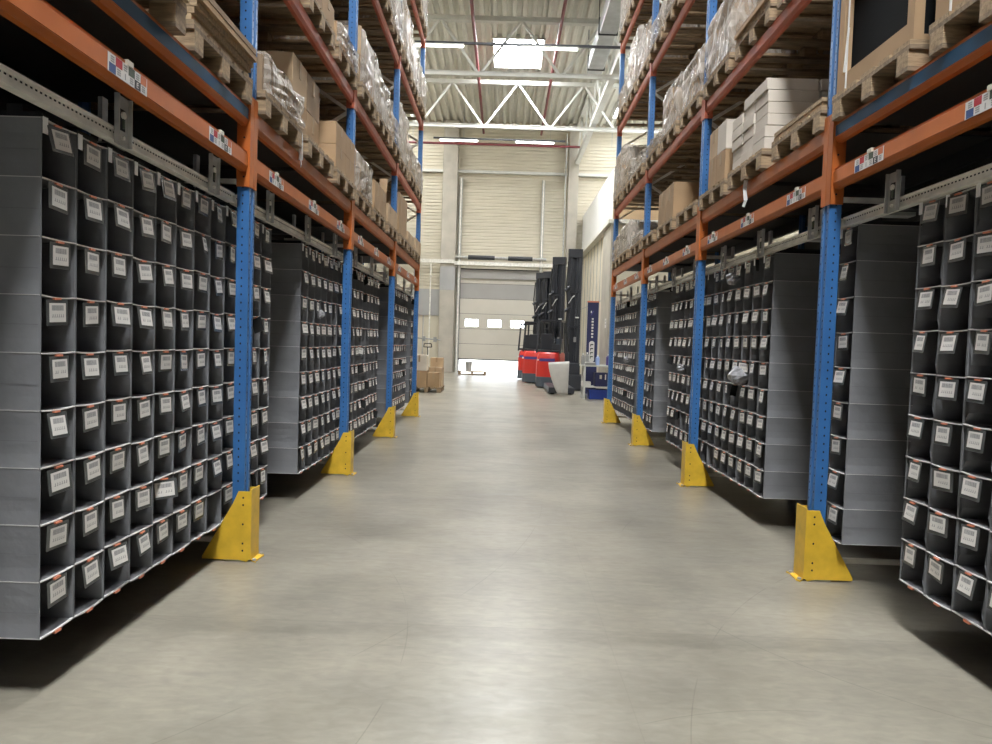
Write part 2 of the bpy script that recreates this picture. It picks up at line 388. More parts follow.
for x, w in ((-1.17, 'left of the skylight'), (1.40, 'right of the skylight')):
    t = thing('sprinkler_pipe', 'dark red sprinkler pipe running lengthwise under the roof, ' + w, 'pipe', (x, 0, 10.75), 0, 'sprinkler pipes')
    ob('pipe', MB().tube((0, YF + .2, 0), (0, YB - .3, 0), .05, 'redpipe', 12), t)
    for y in (17.4, 22.4, 28.4): ob('hanger', MB().box(-.01, .01, y, y + .02, .04, .5, 'galv'), t)
t = thing('sprinkler_main', 'dark red pipe running across the end wall behind the far lamps', 'pipe', (0, 29.2, 9.55))
ob('pipe', MB().tube((XW0 + .05, 0, 0), (2.9, 0, 0), .05, 'redpipe', 12), t)
for x in (-4, -1.9, 4.2): ob('hanger', MB().box(x, x + .02, -.01, .01, .05, 1.7, 'galv'), t)
def lamp_row(Y, x0, x1, tubes, w):
    t = thing('light_rail', 'dark lamp rail hung across the aisle ' + w, 'light rail', (0, Y, 9.36), 0, 'lamp rails')
    ob('rail', MB().box(x0, x1, -.03, .03, 0, .06, 'darksteel'), t)
    for x in (x0 + .5, x1 - .6): ob('hanger_wire', MB().box(x, x + .01, 0, .01, .06, 1.85, 'galv'), t)
    for i, x in enumerate(tubes):
        f = ob('lamp_housing', MB().box(0, 1.52, -.05, .05, -.03, 0, 'chord'), t, (x, 0, 0))
        ob('tube', MB().tube((.02, 0, -.06), (1.5, 0, -.06), .026, 'tube', 8), f)
lamp_row(19.1, -3.6, 5.4, (-2.82, .24), 'near the skylight')
lamp_row(27.9, -3.0, 2.2, (-2.76, .24), 'by the end wall')
# pipes on the end wall
def wallpipe(x, z0, z1, r, mt, label):
    t = thing('wall_pipe', label, 'pipe', (x, YB - .55 + .1, 0)); ob('pipe', MB().tube((0, 0, z0), (0, 0, z1), r, mt, 8), t)
    ob('bracket', MB().box(-.03, .03, 0, .37, z0 + .6, z0 + .64, 'galv').box(-.03, .03, 0, .37, z1 - .6, z1 - .56, 'galv'), t)
wallpipe(-4.05, 0, 6.1, .045, 'galv', 'tall grey pipe on the end wall left of the concrete column')
wallpipe(-3.35, 0, 4.9, .03, 'galvl', 'thin grey conduit on the end wall beside the concrete column')
wallpipe(2.55, 0, 10.8, .035, 'galv', 'thin grey conduit beside the right concrete column of the end wall')

# ------------------------------------------------------------------ pallet racking
PY = [1.44 + 2.83 * k + .055 for k in range(5)]                 # post centres
LV = [2.39, 2.664, 3.755, 5.23, 6.69]; BH = .118               # undersides of the beams
AX = {'left': -1.57, 'right': 1.94}
def P(side, d, y, z): return ((AX[side] - d) if side == 'left' else (AX[side] + d), y, z)
RZ = {'left': PI, 'right': 0}
BAY = ['nearest', 'second', 'third', 'farthest']
LEV = ['lowest', 'second', 'third', 'top']

def post_mesh(h):
    mb = MB(); prof = [(0, -.046), (0, -.017), (.014, -.012), (.014, .012), (0, .017), (0, .046), (.074, .046), (.074, .026), (.064, .026), (.064, -.026), (.074, -.026), (.074, -.046)]
    mb.prism(prof, 2, 0, h, 'blue')
    z = .5
    while z < h - .1:
        for yy, sg in ((-.0466, -1), (.0466, 1)):
            vs = [(.040 + .0055 * math.cos(a), yy, z + .0075 * math.sin(a)) for a in [i * PI / 3 for i in range(6)]]
            mb.add(vs, [tuple(range(6)) if sg > 0 else tuple(range(6))[::-1]], 'hole')
        for yy in (-.031, .031):
            mb.add([(-.0006, yy - .004, z - .006), (-.0006, yy - .004, z + .006), (-.0006, yy + .004, z + .006), (-.0006, yy + .004, z - .006)], [(0, 1, 2, 3)], 'hole')
        z += .05
    return mb.mesh('post')
HP = 8.6
PM = post_mesh(HP)
DEP = 1.10
BRM = []
def brace(z0, z1): return MB().bar((.07, 0, z0), (DEP - .07, 0, z1), .03, .03, 'galvl', (0, 1, 0)).mesh('brace')
BRM = [(z, brace(z, z)) for z in (.12, 2.34)] + [(0, brace(z, z + .62 * (1 if i % 2 == 0 else 1))) if i % 2 == 0 else (0, brace(z + .62, z)) for i, z in enumerate([2.42 + .64 * k for k in range(9)])]
FP = MB().box(-.01, .12, -.055, .055, 0, .008, 'galv').mesh('foot_plate')
for side in ('left', 'right'):
    for i, y in enumerate(PY):
        f = thing('upright_frame', 'blue perforated upright frame of the %s rack, %s' % (side, 'beside the camera' if i == 0 else ['', ORD[0], ORD[1], ORD[2], 'last'][i] + ' one from the camera'), 'rack upright', P(side, 0, y, 0), RZ[side], 'blue rack uprights', 'thing')
        ob('post', PM, f); ob('post', PM, f, (DEP, 0, 0), PI)
        ob('foot_plate', FP, f); ob('foot_plate', FP, f, (DEP - .09, 0, 0))
        for z, m in BRM: ob('brace', m, f)

# beams -------------------------------------------------
BL = 2.83 - .097
def beam_mesh(mt, blue=False):
    h = BH; L = BL / 2
    mb = MB()
    prof = [(.014, 0), (.002, .026), (.002, .029), (0, .031), (0, h - .016), (.002, h - .014), (.007, h - .012), (.007, h - .003), (.004, h), (.045, h), (.045, 0)]
    mb.prism([(a + .006, b) for a, b in prof], 1, -L, L, mt)
    return mb.mesh('beam_profile')
def connector_mesh(mt, z0, z1, sg):
    # folded plate clasping the post: one leaf on its aisle face, the other on its side
    mb = MB(); y = sg * BL / 2
    mb.box(-.006, -.0015, y - sg * .012, y + sg * .0465, z0, z1, mt)
    mb.box(-.006, .075, y - sg * .012, y - sg * .0005, z0, z1, mt)
    for k in range(3):
        zz = z0 + (z1 - z0) * (k + .5) / 3; mb.tube((.03, y - sg * .012, zz), (.03, y - sg * .016, zz), .006, 'hole', 6)
    return mb.mesh('end_connector')
def sticker_mesh():
    mb = MB(); w, h = .30, .074
    mb.box(-.0012, 0, -w / 2, w / 2, 0, h, 'swhite')
    top = [None, 'sred', None, 'sgreen', None, 'sorange', None][:6]; 
    cw = w / 6.3
    cols = [('g', 'sblue'), ('sred', 'g'), ('g', 'w'), ('sgreen', 'g'), ('g', 'sblack'), ('sorange', 'g')]
    for i, (a, b) in enumerate(cols):
        yc = w / 2 - .008 - cw * (i + .5)            # viewer's left is +y
        for q, zc in ((a, h * .74), (b, h * .27)):
            if q == 'g':
                for r in range(3): mb.box(-.0018, -.0012, yc - cw * .27, yc + cw * .27, zc + (r - 1) * .009 - .003, zc + (r - 1) * .009 + .003, 'sgrey')
            elif q == 'w':
                mb.box(-.0018, -.0012, yc - .003, yc + .003, zc - .012, zc + .012, 'sgrey')
            else:
                mb.box(-.0018, -.0012, yc - cw * .5, yc + cw * .5, zc - h * .24, zc + h * .24, q)
                if q == 'sblack':
                    mb.box(-.0022, -.0018, yc + .004, yc + .008, zc - .011, zc + .011, 'swhite')
                    for dz in (-.011, 0, .008): mb.box(-.0022, -.0018, yc - .008, yc + .006, zc + dz, zc + dz + .003, 'swhite')
    return mb.mesh('position_sticker')
STK = sticker_mesh()
CLP = MB().box(-.006, .03, -.022, .022, BH - .016, BH + .006, 'cream').mesh('sensor_clip')
BM = {m: beam_mesh(m) for m in ('orange', 'hazed_orange', 'darksteel')}
BLUES = MB().box(.0045, .02, -BL / 2 + .02, BL / 2 - .02, .034, BH - .020, 'beamblue').mesh('blue_face')
LNAME = ['with position stickers', 'directly above the sticker beam', 'at the second storage level', 'at the third storage level', 'at the top storage level']
CN = {}
for lv in range(5):
    mt = 'orange' if lv < 2 else 'hazed_orange'
    z0, z1 = ((-.09, .262) if lv == 0 else (-.012, .18) if lv == 1 else (-.05, .16))
    for sg in (-1, 1): CN[lv, sg] = connector_mesh(mt, z0, z1, sg)
for side in ('left', 'right'):
    for b in range(4):
        yc = (PY[b] + PY[b + 1]) / 2
        for lv, z in enumerate(LV):
            mt = 'orange' if lv < 2 else 'hazed_orange'
            rm = 'darksteel' if lv < 2 else mt  # low rear beams coloured dark to stand for shade inside the rack
            colr = 'orange' if lv < 2 else 'haze-tinted orange'
            t = thing('rack_beam', '%s front beam %s, %s bay of the %s rack' % (colr, LNAME[lv], BAY[b], side), 'rack beam', P(side, 0, yc, z), RZ[side], 'front beams of the racks', 'thing')
            ob('beam_profile', BM[mt], t)
            for sg in (-1, 1): ob('end_connector', CN[lv, sg], t)
            if lv == 0:
                for k in (-1, 0, 1):
                    q = k * .9433
                    s_ = ob('position_sticker', STK, t, (.0055, q, .028))
                    ob('sensor_clip', CLP, t, (.006, q - .01, 0))
            if lv == 1 and b == 0: ob('blue_face', BLUES, t)['label'] = 'blue painted face between orange flanges'
            r = ob('rear_rack_beam', BM[rm], None, P(side, DEP, yc, z), RZ[side] + PI)
            tag(r, '%s rear beam %s, %s bay of the %s rack' % ('dark' if lv < 2 else colr, LNAME[lv], BAY[b], side), 'rack beam', 'rear beams of the racks', 'thing')

# dark sheets added to keep the lowest pallets' undersides black
DKS = MB().box(.055, DEP - .055, -BL / 2 + .03, BL / 2 - .03, BH - .012, BH - .006, 'shading').box(.055, DEP - .055, -.02, .02, BH - .04, BH - .012, 'shading').mesh('added_dark_sheet')
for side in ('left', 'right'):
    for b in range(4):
        tag(ob('added_dark_sheet', DKS, None, P(side, 0, (PY[b] + PY[b + 1]) / 2, LV[1]), RZ[side]), 'added dark sheet shading the lowest pallets from below, %s bay of the %s rack' % (BAY[b], side), 'added shading sheet', 'added dark sheets', 'thing')
# suspension rails under the sticker beams -----------------
def rail_mesh():
    L = BL / 2 + .03; mb = MB()
    mb.prism([(.10, 0), (.10, .012), (.112, .016), (.112, .044), (.10, .048), (.10, .058), (.145, .058), (.145, 0)], 1, -L, L, 'galvl')
    k = -L + .03
    while k < L - .02:
        mb.box(.1115, .113, k, k + .012, .034, .041, 'hole'); k += .026
    return mb.mesh('rail_profile')
RAIL = rail_mesh()
def bracket_mesh():
    mb = MB()
    mb.box(.088, .094, -.05, .05, -.012, .195, 'galv')
    for s_ in (-1, 1): mb.box(.072, .094, s_ * .05 - .003, s_ * .05 + .003, -.012, .195, 'galv')
    mb.box(.0865, .088, -.02, .025, .05, .14, 'hole'); mb.tube((.086, .0, .115), (.078, 0, .115), .016, 'galvl', 8)
    mb.box(.080, .0865, -.008, .004, .06, .12, 'sgreen'); mb.tube((.088, .0, .02), (.078, 0, .02), .009, 'galvl', 6)
    return mb.mesh('bracket')
BRK = bracket_mesh()
RHG = MB().box(.22, .24, -.022, .022, .08, .22, 'galv').tube((.23, .02, 0.01), (.23, .02, .1), .006, 'galvl', 6).box(.15, .30, -.04, .04, -.0, .02, 'galv').mesh('rear_hanger')
CRO = MB().box(.15, DEP - .1, -.03, .03, .005, .045, 'darksteel').mesh('cross_runner')
for side in ('left', 'right'):
    for b in range(4):
        yc = (PY[b] + PY[b + 1]) / 2
        t = thing('suspension_rail', 'slotted galvanised rail hanging below the sticker beam, %s bay of the %s rack' % (BAY[b], side), 'hanging rail', P(side, 0, yc, 2.208 if side == 'left' else 2.172), RZ[side], 'galvanised suspension rails', 'thing')
        ob('rail_profile', RAIL, t)
        for k in (-1, 0, 1):
            q = k * .9433 + .0
            ob('bracket', BRK, t, (0, q - .11, 0)); ob('rear_hanger', RHG, t, (0, q + (.08 if side == 'right' else -.21), 0)); ob('cross_runner', CRO, t, (0, q, 0.02))

# yellow post guards ---------------------------------------
def guard_parts():
    mb = MB(); h = .44
    for y in (-.072, .066): # two side plates
        poly = [(-.025, .0), (-.045, .02), (-.045, h), (.03, h), (.065, h - .08), (.25, .03), (.25, .012), (.06, .012), (.02, .012)]
        mb.prism(poly, 1, y, y + .006, 'yellow')
        for z in (.07, .115, .235, .355, .40):
            yy = y - .0006 if y < 0 else y + .0066
            mb.add([(.0 + .006 * math.cos(a), yy, z + .007 * math.sin(a)) for a in [i * PI / 4 for i in range(8)]], [tuple(range(8)) if y > 0 else tuple(range(8))[::-1]], 'hole')
    mb.box(-.051, -.045, -.072, .072, .012, h + .012, 'yellow')
    return mb.mesh('guard_shell')
GS = guard_parts()
GF = MB().prism([(-.045, -.05), (-.075, -.088), (-.09, -.06), (-.08, .06), (-.09, .088), (-.045, .05)][::-1], 2, 0, .010, 'yellow').mesh('foot_flange')
GBT = MB().tube((-.072, -.065, .01), (-.072, -.065, .022), .012, 'galv', 6).tube((-.072, .065, .01), (-.072, .065, .022), .012, 'galv', 6).mesh('anchor_bolts')
for side in ('left', 'right'):
    for i in range(1, 5):
        t = thing('post_guard', 'yellow steel guard around the foot of the %s post of the %s rack' % (['', 'first', 'second', 'third', 'last'][i], side), 'post guard', P(side, 0, PY[i] + .01, 0), RZ[side], 'yellow post guards')
        ob('guard_shell', GS, t); ob('foot_flange', GF, t); ob('anchor_bolts', GBT, t)

# ------------------------------------------------------------------ hanging pocket columns
PW, PHT, NR, PD = .2115, .2150, 9, .88
def sleeve(seed, ragged=0.):
    R = random.Random(seed); mb = MB(); w = PW / 2 - .003; H = NR * PHT
    def side(sg):
        am = [[R.uniform(-.002, .007) for _ in range(5)] for _ in range(NR)]
        def fn(u, v):
            x = .004 + u * PD; z = v * H; k = min(NR - 1, int(v * NR - 1e-6)); fr = v * NR - k
            bow = math.sin(fr * PI) * (am[k][0] * 1.2 + am[k][1] * math.sin(u * 5)) + (.004 + ragged) * (1 - fr) * (1 - u) * math.sin(min(1, fr * 4) * PI / 2)
            return (x, sg * (w - max(0, bow)), z)
        mb.grid(fn, 6, NR * 4, 'fabric')
    side(-1); side(1)
    for k in range(NR + 1):
        z = k * PHT; sag = R.uniform(.001, .006); tl = R.uniform(-.003, .003)
        def fs(u, v, z=z, sag=sag, tl=tl): return (u * PD, (v * 2 - 1) * w, z - sag * math.sin(v * PI) * (1 - .5 * u) + tl * (v - .5))
        mb.grid(fs, 2, 4, 'fabrici')
        def fe(u, v, z=z, sag=sag, tl=tl): return (-.0005 * 0 + (0 if u < .5 else .006), (v * 2 - 1) * w, z + .0025 - sag * math.sin(v * PI) + tl * (v - .5) - (.005 if u < .001 else 0))
        # rounded piping along the front edge
        pts = []
        for j in range(5):
            v = j / 4; zz = z - sag * math.sin(v * PI) + tl * (v - .5); yy = (v * 2 - 1) * (w + .001)
            pts.append([(-.003, yy, zz - .002), (-.003, yy, zz + .0025), (.006, yy, zz + .003), (.006, yy, zz - .003)])
        for j in range(4):
            a, b = pts[j], pts[j + 1]
            mb.add(a + b, [(0, 1, 5, 4), (1, 2, 6, 5), (2, 3, 7, 6), (3, 0, 4, 7)], 'seam')
        for sg in (-1, 1):
            mb.box(.004, PD, sg * w, sg * (w + .0016), z - .0016, z + .0016, 'seam')
    for k in range(NR):
        zc = (k + .47 + R.uniform(-.02, .02)) * PHT
        for sg in (-1, 1): mb.add([(.01, sg * (w + .0008), zc), (PD, sg * (w + .0008), zc + R.uniform(-.006, .006)), (PD, sg * (w + .0008), zc + .004), (.01, sg * (w + .0008), zc + .003)], [(0, 1, 2, 3)], 'fabrici')
    mb.add([(PD, -w, 0), (PD, w, 0), (PD, w, H), (PD, -w, H)], [(0, 1, 2, 3)], 'fabrici')
    mb.box(.0, .006, -w, -w + .0025, 0, H, 'fabric'); mb.box(0, .006, w - .0025, w, 0, H, 'fabric')
    return mb.mesh('fabric_pockets')
SL = [sleeve(s) for s in range(5)] + [sleeve(40 + s, .022) for s in range(3)]
STR = MB().box(.02, PD - .02, -.07, .07, NR * PHT + .004, NR * PHT + .03, 'black').box(.10, .16, -.06, .06, NR * PHT + .03, NR * PHT + .06, 'black').mesh('carrier_plate')
TAG = MB().box(-.006, -.004, PW / 2 - .030, PW / 2 - .002, NR * PHT - .056, NR * PHT + .004, 'tag').mesh('column_tag')
def pouch(R, merged):
    mb = MB(); w, h = .124, .098
    def plate(x0, x1, y0, y1, z0, z1, mt, tilt): # hangs from the top edge
        vs = []
        for x in (x0, x1):
            for (y, z) in ((y0, z0), (y1, z0), (y1, z1), (y0, z1)):
                vs.append((x + (-z) * tilt * -1, y, z))
        mb.add(vs, [(0, 3, 2, 1), (4, 5, 6, 7), (0, 1, 5, 4), (1, 2, 6, 5), (2, 3, 7, 6), (3, 0, 4, 7)], mt)
    plate(-.001, .0, -w / 2, w / 2, -h, 0, 'pouch', 0)
    mb.box(-.005, .004, -.019, .019, -.001, .006, 'clip')
    if merged: card(mb, R)
    return mb
def card(mb, R):
    y0, y1 = -.048, .046
    mb.box(-.003, -.0018, y0, y1, -.084, -.012, 'card')
    y = y0 + .014
    while y < y1 - .014:
        w_ = R.choice((.0025, .004, .006)); mb.box(-.0034, -.003, y, y + w_, -.040, -.020, 'print'); y += w_ + R.choice((.0012, .002))
    for i in range(6):
        y = y1 - .014 - i * .012
        if R.random() < .88: mb.box(-.0034, -.003, y, y - .007, -.066, -.063, 'print'); mb.box(-.0034, -.003, y - .004, y - .007, -.063, -.054, 'print')
    return mb
PCH = [pouch(random.Random(i), False).mesh('label_pouch') for i in range(2)]
CRD = [card(MB(), random.Random(10 + i)).mesh('barcode_card') for i in range(4)]
PCHM = [pouch(random.Random(20 + i), True).mesh('label_pouch') for i in range(4)]
BCL = MB().box(-.006, .004, -.020, .020, -.014, -.004, 'clip').mesh('orange_clip')
GRPS = [('left', 2.565, 12, 'first hanging block', .2115), ('left', 5.865, 17, 'second hanging block', .2150), ('left', 10.42, 9, 'third hanging block', .2115), ('left', 12.86, 3, 'last hanging block', .2115),
        ('right', 1.45, 10, 'nearest hanging block', .2125), ('right', 4.185, 1, 'single hanging unit', .2125), ('right', 5.46, 15, 'large middle block', .2190), ('right', 9.56, 3, 'small three-column block', .2170), ('right', 10.92, 10, 'farthest block', .2200)]
RG = random.Random(3)
PX = .135
for side, y0, n, gname, pitch in GRPS:
    for c in range(n):
        yc = y0 + (c + .5) * pitch
        lab = ('grey fabric pocket column with nine labelled pockets behind the first right post' if n == 1 else
               'grey fabric pocket column, %s from the near end of the %s, %s rack' % (ORD[c], gname, side))
        o = thing('pocket_column', lab, 'hanging storage column', P(side, PX, yc, (.239 if side == 'left' else .256) + RG.uniform(-.004, .004)), RZ[side], 'grey hanging pocket columns')
        if side == 'right': o.scale = (1, 1, .988)
        near = side == 'right' and y0 < 2
        m = SL[RG.randrange(5)] if not near or c % 2 == 0 else SL[5 + RG.randrange(3)]
        s_ = ob('fabric_pockets', m, o); s_.scale = (1, pitch / .2115, 1)
        ob('carrier_plate', STR, o); ob('column_tag', TAG, o); ob('orange_clip', BCL, o)
        if side == 'right' and yc < 2.6: continue_cards = False
        else: continue_cards = True
        far = yc > 9
        for r in range(NR):
            if RG.random() < .012: continue
            z = (r + 1) * PHT - .012
            if far: p = ob('label_pouch', PCHM[RG.randrange(4)], o, (-.006, RG.uniform(-.006, .022), z))
            else:
                p = ob('label_pouch', PCH[RG.randrange(2)], o, (-.006, RG.uniform(-.004, .020), z))
                if continue_cards: ob('barcode_card', CRD[RG.randrange(4)], p, (0, RG.uniform(-.003, .003), RG.uniform(-.003, .002)))
            rx = RG.gauss(0, .035); ry = RG.uniform(-.05, .30) * .6; rz = RG.gauss(0, .08)
            if RG.random() < .045: rz = RG.choice((-1, 1)) * RG.uniform(.5, .9); rx = RG.uniform(-.25, .25)
            p.rotation_euler = (rx, ry, rz)

# crumpled clear bags sticking out of pockets
def crumple(name, label, loc, sx, sy, sz, mt='film', seed=1, cat='plastic bag', group=None):
    R = random.Random(seed); mb = MB(); nu, nv = 12, 8; rad = [[R.uniform(.62, 1.1) for _ in range(nv + 1)] for _ in range(nu)]
    def fn(u, v):
        i = int(round(u * nu)) % nu; j = int(round(v * nv)); r = rad[i][j] if 0 < j < nv else 0
        a = u * 2 * PI; ph = v * PI
        return (math.cos(a) * math.sin(ph) * r * sx, math.sin(a) * math.sin(ph) * r * sy, -math.cos(ph) * sz * (1 if 0 < j < nv else .8))
    mb.grid(fn, nu, nv, mt); o = ob(name, mb, None, loc, 0); return tag(o, label, cat, group)
M['bag'] = mat('crumpled_clear_plastic', (.26, .26, .27), .15, var=.3, scale=14)
def bag(side, y, row, label, seed, s=1.):
    crumple('plastic_bag', label, P(side, PX - .02, y, .25 + (row + .36) * PHT), .09 * s, .085 * s, .075 * s, 'bag', seed, group='crumpled bags in the pockets')
bag('right', 6.08, 4, 'crumpled clear plastic bag bulging from a pocket of the large right block', 1, 1.15)
bag('right', 6.36, 8, 'crumpled bag in the topmost pocket row of the large right block', 2, .8)
bag('right', 8.05, 4, 'small white bag in a pocket beyond the second right post', 3, .6)
bag('right', 11.6, 4, 'pale bag sticking out of the farthest right block', 4, .8)
bag('left', 6.42, 6, 'white scrap of bag in a pocket of the second left block', 5, .5)

# ------------------------------------------------------------------ pallets and goods
def pallet_meshes():
    R = random.Random(5)
    deckm = MB()
    for k in range(5):
        w = .145 if k in (0, 2, 4) else .1; yc = [-.3275, -.1675, 0, .1675, .3275][k]
        deckm.box(0, 1.2, yc - w / 2, yc + w / 2, .122, .144, 'wood')
    for xc in (.05, .6, 1.15): deckm.box(xc - .05 if xc > .06 else 0, min(xc + .07, 1.2), -.4, .4, .10, .122, 'woodd')
    run = MB(); run.box(0, 1.2, -.05, .05, 0, .022, 'woodd')
    for xc in (.05, .6, 1.15): run.box(xc - .05, xc + .05 if xc > .06 else .12, -.05, .05, .022, .10, 'wood')
    return deckm.mesh('deck'), run.mesh('runner')
DK, RN = pallet_meshes()
def pallet(loc, rz, label, group='wooden pallets on the racks'):
    t = thing('wooden_pallet', label, 'pallet', loc, rz, group)
    ob('deck', DK, t)
    for y in (-.34, 0, .34): ob('runner', RN, t, (0, y, 0))
    return t
CART = {}
def carton_mesh(sx, sy, sz, mt):
    k = (round(sx, 2), round(sy, 2), round(sz, 2), mt)
    if k not in CART:
        mb = MB(); g = .002
        mb.box(g, sx - g, -sy / 2 + g, sy / 2 - g, 0, sz - g, mt)
        CART[k] = mb.mesh('carton')
    return CART[k]
TAPE = {}
def carton(p, rz, sx, sy, sz, mt, label, group, flap=False):
    t = thing('carton', label, 'carton', p, rz, group)
    ob('box_body', carton_mesh(sx, sy, sz, mt), t, bevel=.004)
    k = (round(sx, 2), round(sy, 2), round(sz, 2))
    if k not in TAPE:
        TAPE[k] = MB().box(-.0012, .004, -.025, .025, sz * .55, sz - .003, 'tape').box(-.0012, sx, -.025, .025, sz - .003, sz - .0005, 'tape').mesh('tape')
    if mt != 'white' or sz > .3: ob('tape', TAPE[k], t)
    if flap:
        ob('flap', MB().bar((.05, -sy / 2 + .01, sz - .01), (.05, -sy / 2 - .06, sz + .20), .10, .004, mt), t)
    return t
def wrapped(side, p, sy, h, label, seed, mts, top_bulge=.04):
    """goods on a pallet wrapped in crinkled film"""
    R = random.Random(seed); t = thing('wrapped_load', label, 'wrapped pallet load', p, RZ[side], 'film-wrapped loads on the racks')
    nz = max(1, int(round(h / .30))); hz = (h - .03) / nz
    for k in range(nz):
        for j in (-1, 1):
            for i in (0, 1):
                if k == nz - 1 and R.random() < .22: continue
                mt = R.choice(mts); m = carton_mesh(.55, sy / 2 - .02, hz, mt)
                ob('carton', m, t, (.03 + i * .56, j * sy / 4, k * hz), 0)
    mb = MB(); nu, nv = 22, 9
    pr = []
    hx, hy = .61, sy / 2 + .012
    per = []
    for i in range(nu):
        s_ = i / nu * 4; q = int(s_); f = s_ - q
        per.append([(-hx + 2 * hx * f, -hy), (hx, -hy + 2 * hy * f), (hx - 2 * hx * f, hy), (-hx, hy - 2 * hy * f)][q])
    off = [[R.gauss(0, .009) for _ in range(nv + 1)] for _ in range(nu)]
    lean = [R.uniform(-.02, .02) for _ in range(nu)]
    def fn(u, v):
        i = int(round(u * nu)) % nu; j = int(round(v * nv)); x, y = per[i]; z = .002 + v * (h + lean[i] * v)
        tap = 1 - (.07 * max(0, v - .88) / .12) - .02 * v
        o_ = off[i][j] if j > 0 else .0
        n = math.hypot(x, y); return (.6 + x * tap + x / n * o_, y * tap + y / n * o_, z)
    mb.grid(fn, nu, nv, 'film')
    b0 = len(mb.v); mb.v.append((.6, 0, h + top_bulge)); k = mb.mi('film')
    for i in range(nu):
        a = i * (nv + 1) + nv; b = (i + 1) * (nv + 1) + nv; mb.f.append([a, b, b0]); mb.m.append(k)
    ob('stretch_film', mb, t)
    return t
PSLOT = ['near', 'middle', 'far']
def where(side, b, lv, s_): return '%s pallet, %s bay, %s level, %s rack' % (PSLOT[s_], BAY[b], LEV[lv], side)
def stack(side, b, lv, s_, nx, ny, nz, hz, mt, sy=.78, drop=0, x0=0., flap=False, word='brown', dy=0.):
    yc = PY[b] + dy + [.475, 1.415, 2.355][s_]; z = LV[lv + 1] + BH + .1465
    R = random.Random(b * 31 + lv * 7 + s_); cy = sy / ny; cx = 1.15 / nx
    ph = ['lower', 'upper'] if nz == 2 else (['only'] if nz == 1 else ['bottom'] + [ORD[i] + '-layer' for i in range(1, nz - 1)] + ['top'])
    for k in range(nz):
        for j in range(ny):
            for i in range(nx):
                if i > 0 and k < nz - 1 and nx > 2: continue
                if k == nz - 1 and R.random() < drop: continue
                yy = yc + (j - (ny - 1) / 2) * cy
                d = -.03 + x0 + i * cx * (1 - x0 / 2)
                lab = '%s carton, %s row, %s %s one, %s' % (word, ph[k], ORD[j], ['front', 'rear', 'third'][min(i, 2)], where(side, b, lv, s_))
                carton(P(side, d, yy, z + k * hz), RZ[side], cx, cy, hz, R.choice(mt) if isinstance(mt, (list, tuple)) else mt, lab, 'cartons on the racks', flap and k == nz - 1 and i == 0 and j == ny - 1)
# every pallet slot: (kind, parameters)
K = ['kraft', 'kraft3', 'kraft2']
PLAN = {
 ('left', 0, 0): [('boards', .10), ('boards', .12), ('boards', .17)], ('right', 0, 0): [('boards', .12), ('crate', .0), ('crate', 0)],
 ('left', 1, 0): [('wrap', .26), ('stx', 1, 2, 2, .31, K), ('st', 1, 2, 2, .20, 'kraft')],
 ('left', 2, 0): [('wrap', .44), ('stf', 2, 2, 1, .32, 'kraft'), ('st', 1, 2, 1, .24, K)],
 ('left', 3, 0): [('st', 1, 2, 1, .58, 'kraft'), ('st', 1, 2, 1, .18, 'kraft2'), ('st', 2, 2, 1, .22, 'kraft2')],
 ('right', 1, 0): [('boards', .06), ('white', 0), ('stn', 2, 2, 2, .26, ['kraft2', 'white', 'kraft'])],
 ('right', 2, 0): [('empty', 0), ('st', 2, 2, 1, .40, 'kraft'), ('empty', 0)],
 ('right', 3, 0): [('wrap', .16), ('wrap', .46), ('wrap', .40)],
 ('left', 0, 1): [('boards', .1), ('boards', .1), ('boards', .1)], ('right', 0, 1): [('boards', .1), ('boards', .1), ('st', 1, 2, 1, .16, 'kraft2')],
 ('left', 1, 1): [('st', 1, 2, 1, .16, K), ('st', 1, 2, 1, .2, K), ('wrap', .22)],
 ('right', 1, 1): [('st', 1, 2, 1, .12, 'kraft2'), ('boards', .10), ('wrap', .62)],
 ('left', 2, 1): [('wrap', .60), ('wrap', .54), ('wrap', .36)], ('right', 2, 1): [('wrap', .52), ('wrap', .56), ('wrap', .18)],
 ('left', 3, 1): [('wrap', .80), ('wrap', .45), ('wrap', .50)], ('right', 3, 1): [('wrap', .22), ('wrap', .34), ('wrap', .80)],
 ('left', 0, 2): [('boards', .1)] * 3, ('right', 0, 2): [('boards', .1)] * 3,
 ('left', 1, 2): [('wrap', .8), ('wrap', .9), ('wrap', .85)], ('right', 1, 2): [('wrap', .8), ('wrap', .9), ('wrap', .85)],
 ('left', 2, 2): [('wrap', .9), ('wrap', 1.0), ('wrap', .9)], ('right', 2, 2): [('wrap', .2), ('wrap', .22), ('wrap', .36)],
 ('left', 3, 2): [('wrap', .8), ('wrap', .7), ('wrap', .6)], ('right', 3, 2): [('wrap', .6), ('wrap', .9), ('wrap', .4)],
 ('left', 2, 3): [('wrap', .8), ('wrap', .9), ('wrap', .85)], ('right', 2, 3): [('wrap', .8), ('wrap', .9), ('wrap', .85)],
 ('left', 3, 3): [('wrap', .9), ('wrap', 1.0), ('wrap', .9)], ('right', 3, 3): [('wrap', .9), ('wrap', 1.0), ('wrap', .9)],
}
def board_pile(p, rz, h, label, seed):
    R = random.Random(seed); mb = MB(); n = max(2, int(h / .03))
    for k in range(n):
        a = R.uniform(-.03, .02); mb.box(a - .02, 1.17 + a, -.385 + R.uniform(-.012, .012), .385 + R.uniform(-.012, .012), k * h / n, (k + 1) * h / n - .003, R.choice(['kraft', 'kraft2', 'kraft3', 'wood']))
    return tag(ob('board_pile', mb, None, p, rz), label, 'board pile', 'board piles on pallets')
seed = 100
